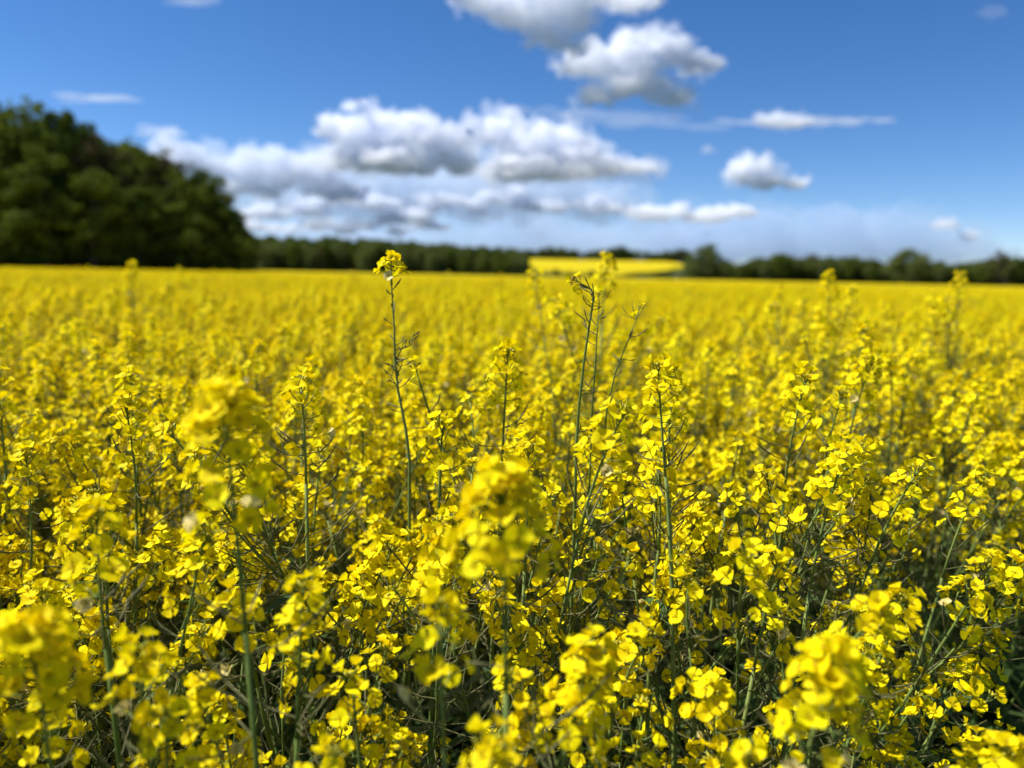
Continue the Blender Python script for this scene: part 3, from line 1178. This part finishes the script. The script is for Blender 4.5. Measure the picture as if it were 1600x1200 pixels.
cloud('large grey-white cloud broken off by the top edge of the view', [(760, 5, 45, 18), (800, 18, 55, 28), (855, 22, 60, 34), (900, 35, 40, 26), (850, 58, 44, 18), (895, 72, 30, 15), (740, -6, 50, 14), (880, -10, 80, 30)], 2600, 5, detail=1.2)
cloud('small cloud at the top edge right of the large broken one', [(985, 6, 34, 15), (1010, 2, 26, 10)], 2700, 4)
cloud('ragged white cloud in the upper sky with a drooping underside', [(900, 100, 36, 24), (945, 95, 45, 34), (985, 85, 40, 34), (1000, 115, 42, 28), (930, 152, 34, 16), (975, 140, 40, 20), (1060, 155, 32, 19), (1025, 145, 30, 22), (1085, 110, 30, 14)], 3000, 6)
cloud('bright slanting white cloud lobe beside the ragged upper cloud', [(1042, 72, 30, 24), (1070, 85, 32, 22), (1098, 100, 26, 12), (1120, 101, 16, 4)], 2950, 7)
cloud('lens-shaped white cloud trailing a thin streak', [(1200, 188, 20, 13), (1222, 190, 28, 13), (1250, 192, 26, 9)], 5200, 4, flat=204)
cloud('thin streak trailing from the lens-shaped cloud', [(1300, 190, 50, 8), (1350, 188, 40, 5), (1160, 192, 40, 5)], 5400, .8, wisp=True, depth=.5)
cloud('broad faint veil under the ragged upper cloud', [(860, 175, 70, 10), (960, 185, 90, 14), (1060, 192, 80, 10)], 5600, .35, wisp=True, depth=.5)
cloud('small puffy white cloud alone low in the blue with a hooked tail', [(1160, 270, 28, 22), (1180, 272, 34, 25), (1205, 284, 30, 15), (1238, 289, 20, 9), (1258, 284, 12, 10)], 6300, 7, flat=300)
cloud('tiny faint cloud scrap above the small puffy cloud', [(1106, 234, 10, 6)], 6200, 1.5)
cloud('towering white cloud of the bank with a small crest on its crown', [(555, 165, 20, 10), (580, 178, 20, 8), (520, 200, 32, 20), (565, 215, 55, 30), (620, 212, 55, 32), (680, 215, 52, 28), (545, 250, 50, 22), (620, 255, 70, 22), (700, 250, 40, 24)], 6200, 8, flat=282)
cloud('twin-domed white cloud of the bank, grey beneath', [(755, 210, 36, 26), (785, 205, 40, 28), (820, 235, 60, 34), (868, 215, 38, 26), (900, 245, 50, 30), (850, 265, 90, 24), (950, 262, 50, 18), (1000, 262, 32, 9)], 6600, 8, flat=300)
cloud('long low white cloud at the grove end of the bank', [(262, 235, 32, 22), (300, 255, 50, 26), (360, 258, 60, 26), (420, 262, 60, 28), (480, 270, 60, 28), (400, 296, 60, 16), (520, 300, 50, 14)], 7600, 5, flat=322, color=(.88, .92, .985))
def bank(u0, u1, v, n, hw, hh, jit, seed):
    r = random.Random(seed)
    return [(u0 + (u1 - u0) * (i + r.random()) / n, v + r.uniform(-jit, jit), hw * r.uniform(.5, 1.3), hh * r.uniform(.5, 1.3)) for i in range(n)]


cloud('flat white cloud strip under the towering cloud', bank(390, 690, 326, 11, 30, 9, 14, 5), 9000, 5, detail=1.4, color=(.90, .935, .99))
cloud('flat grey-white cloud strip in the middle of the bank', bank(660, 960, 318, 11, 30, 10, 16, 8), 9200, 5, detail=1.4, color=(.90, .935, .99))
cloud('low white cloud strip toward the open right end of the bank', bank(990, 1170, 337, 8, 30, 11, 7, 4), 9500, 4, detail=.7)
cloud('row of small white cloud tufts low in the bank above the far wood', bank(380, 700, 356, 11, 26, 8, 9, 9), 11000, 4, detail=1.2)
cloud('wide soft grey cloud mass behind the strips of the bank', [(350, 318, 80, 44), (440, 306, 100, 50), (540, 300, 110, 54), (640, 302, 110, 54), (740, 308, 110, 52), (840, 312, 100, 50), (930, 322, 90, 38)], 10500, 4.2, color=(.80, .875, .97), depth=.5, detail=.8)  # colour carries the shade beneath the upper clouds, not the vapour's own tone
cloud('dim blue-grey cloud layer low over the far wood', [(380, 386, 90, 46), (470, 384, 110, 50), (600, 384, 120, 52), (720, 386, 120, 52), (850, 384, 120, 54), (980, 386, 110, 50)], 13000, 3.0, color=(.65, .77, .935), depth=.5, detail=.5)  # vapour colour darkened to paint in shade from the clouds above
cloud('dim blue-grey cloud layer low over the far tree row', [(1090, 384, 90, 54), (1180, 384, 110, 54), (1300, 382, 110, 54), (1400, 386, 100, 50), (1490, 394, 80, 40), (1560, 404, 50, 24)], 13500, 3.4, color=(.65, .77, .935), depth=.5, detail=.5)  # same painted-in shade as the layer over the far wood
cloud('small white cloud tuft on top of the dim layer at its right end', [(1480, 352, 22, 10), (1512, 370, 16, 9)], 12500, 3, flat=384)
cloud('thin cirrus streak above the grove', [(155, 153, 58, 6), (190, 156, 30, 4)], 6000, .5, wisp=True, depth=.5)
cloud('thin white streak just above the crown of the long low cloud', [(255, 206, 38, 8), (240, 200, 24, 5)], 7400, 1.0, wisp=True, depth=.5)
cloud('faint streak at the top edge above the grove', [(330, 2, 60, 6)], 3500, .5, wisp=True, depth=.5)
cloud('faint scrap of cloud near the top right corner', [(1552, 18, 24, 12)], 3000, .35, wisp=True)

scene.collection.children.link(COL)
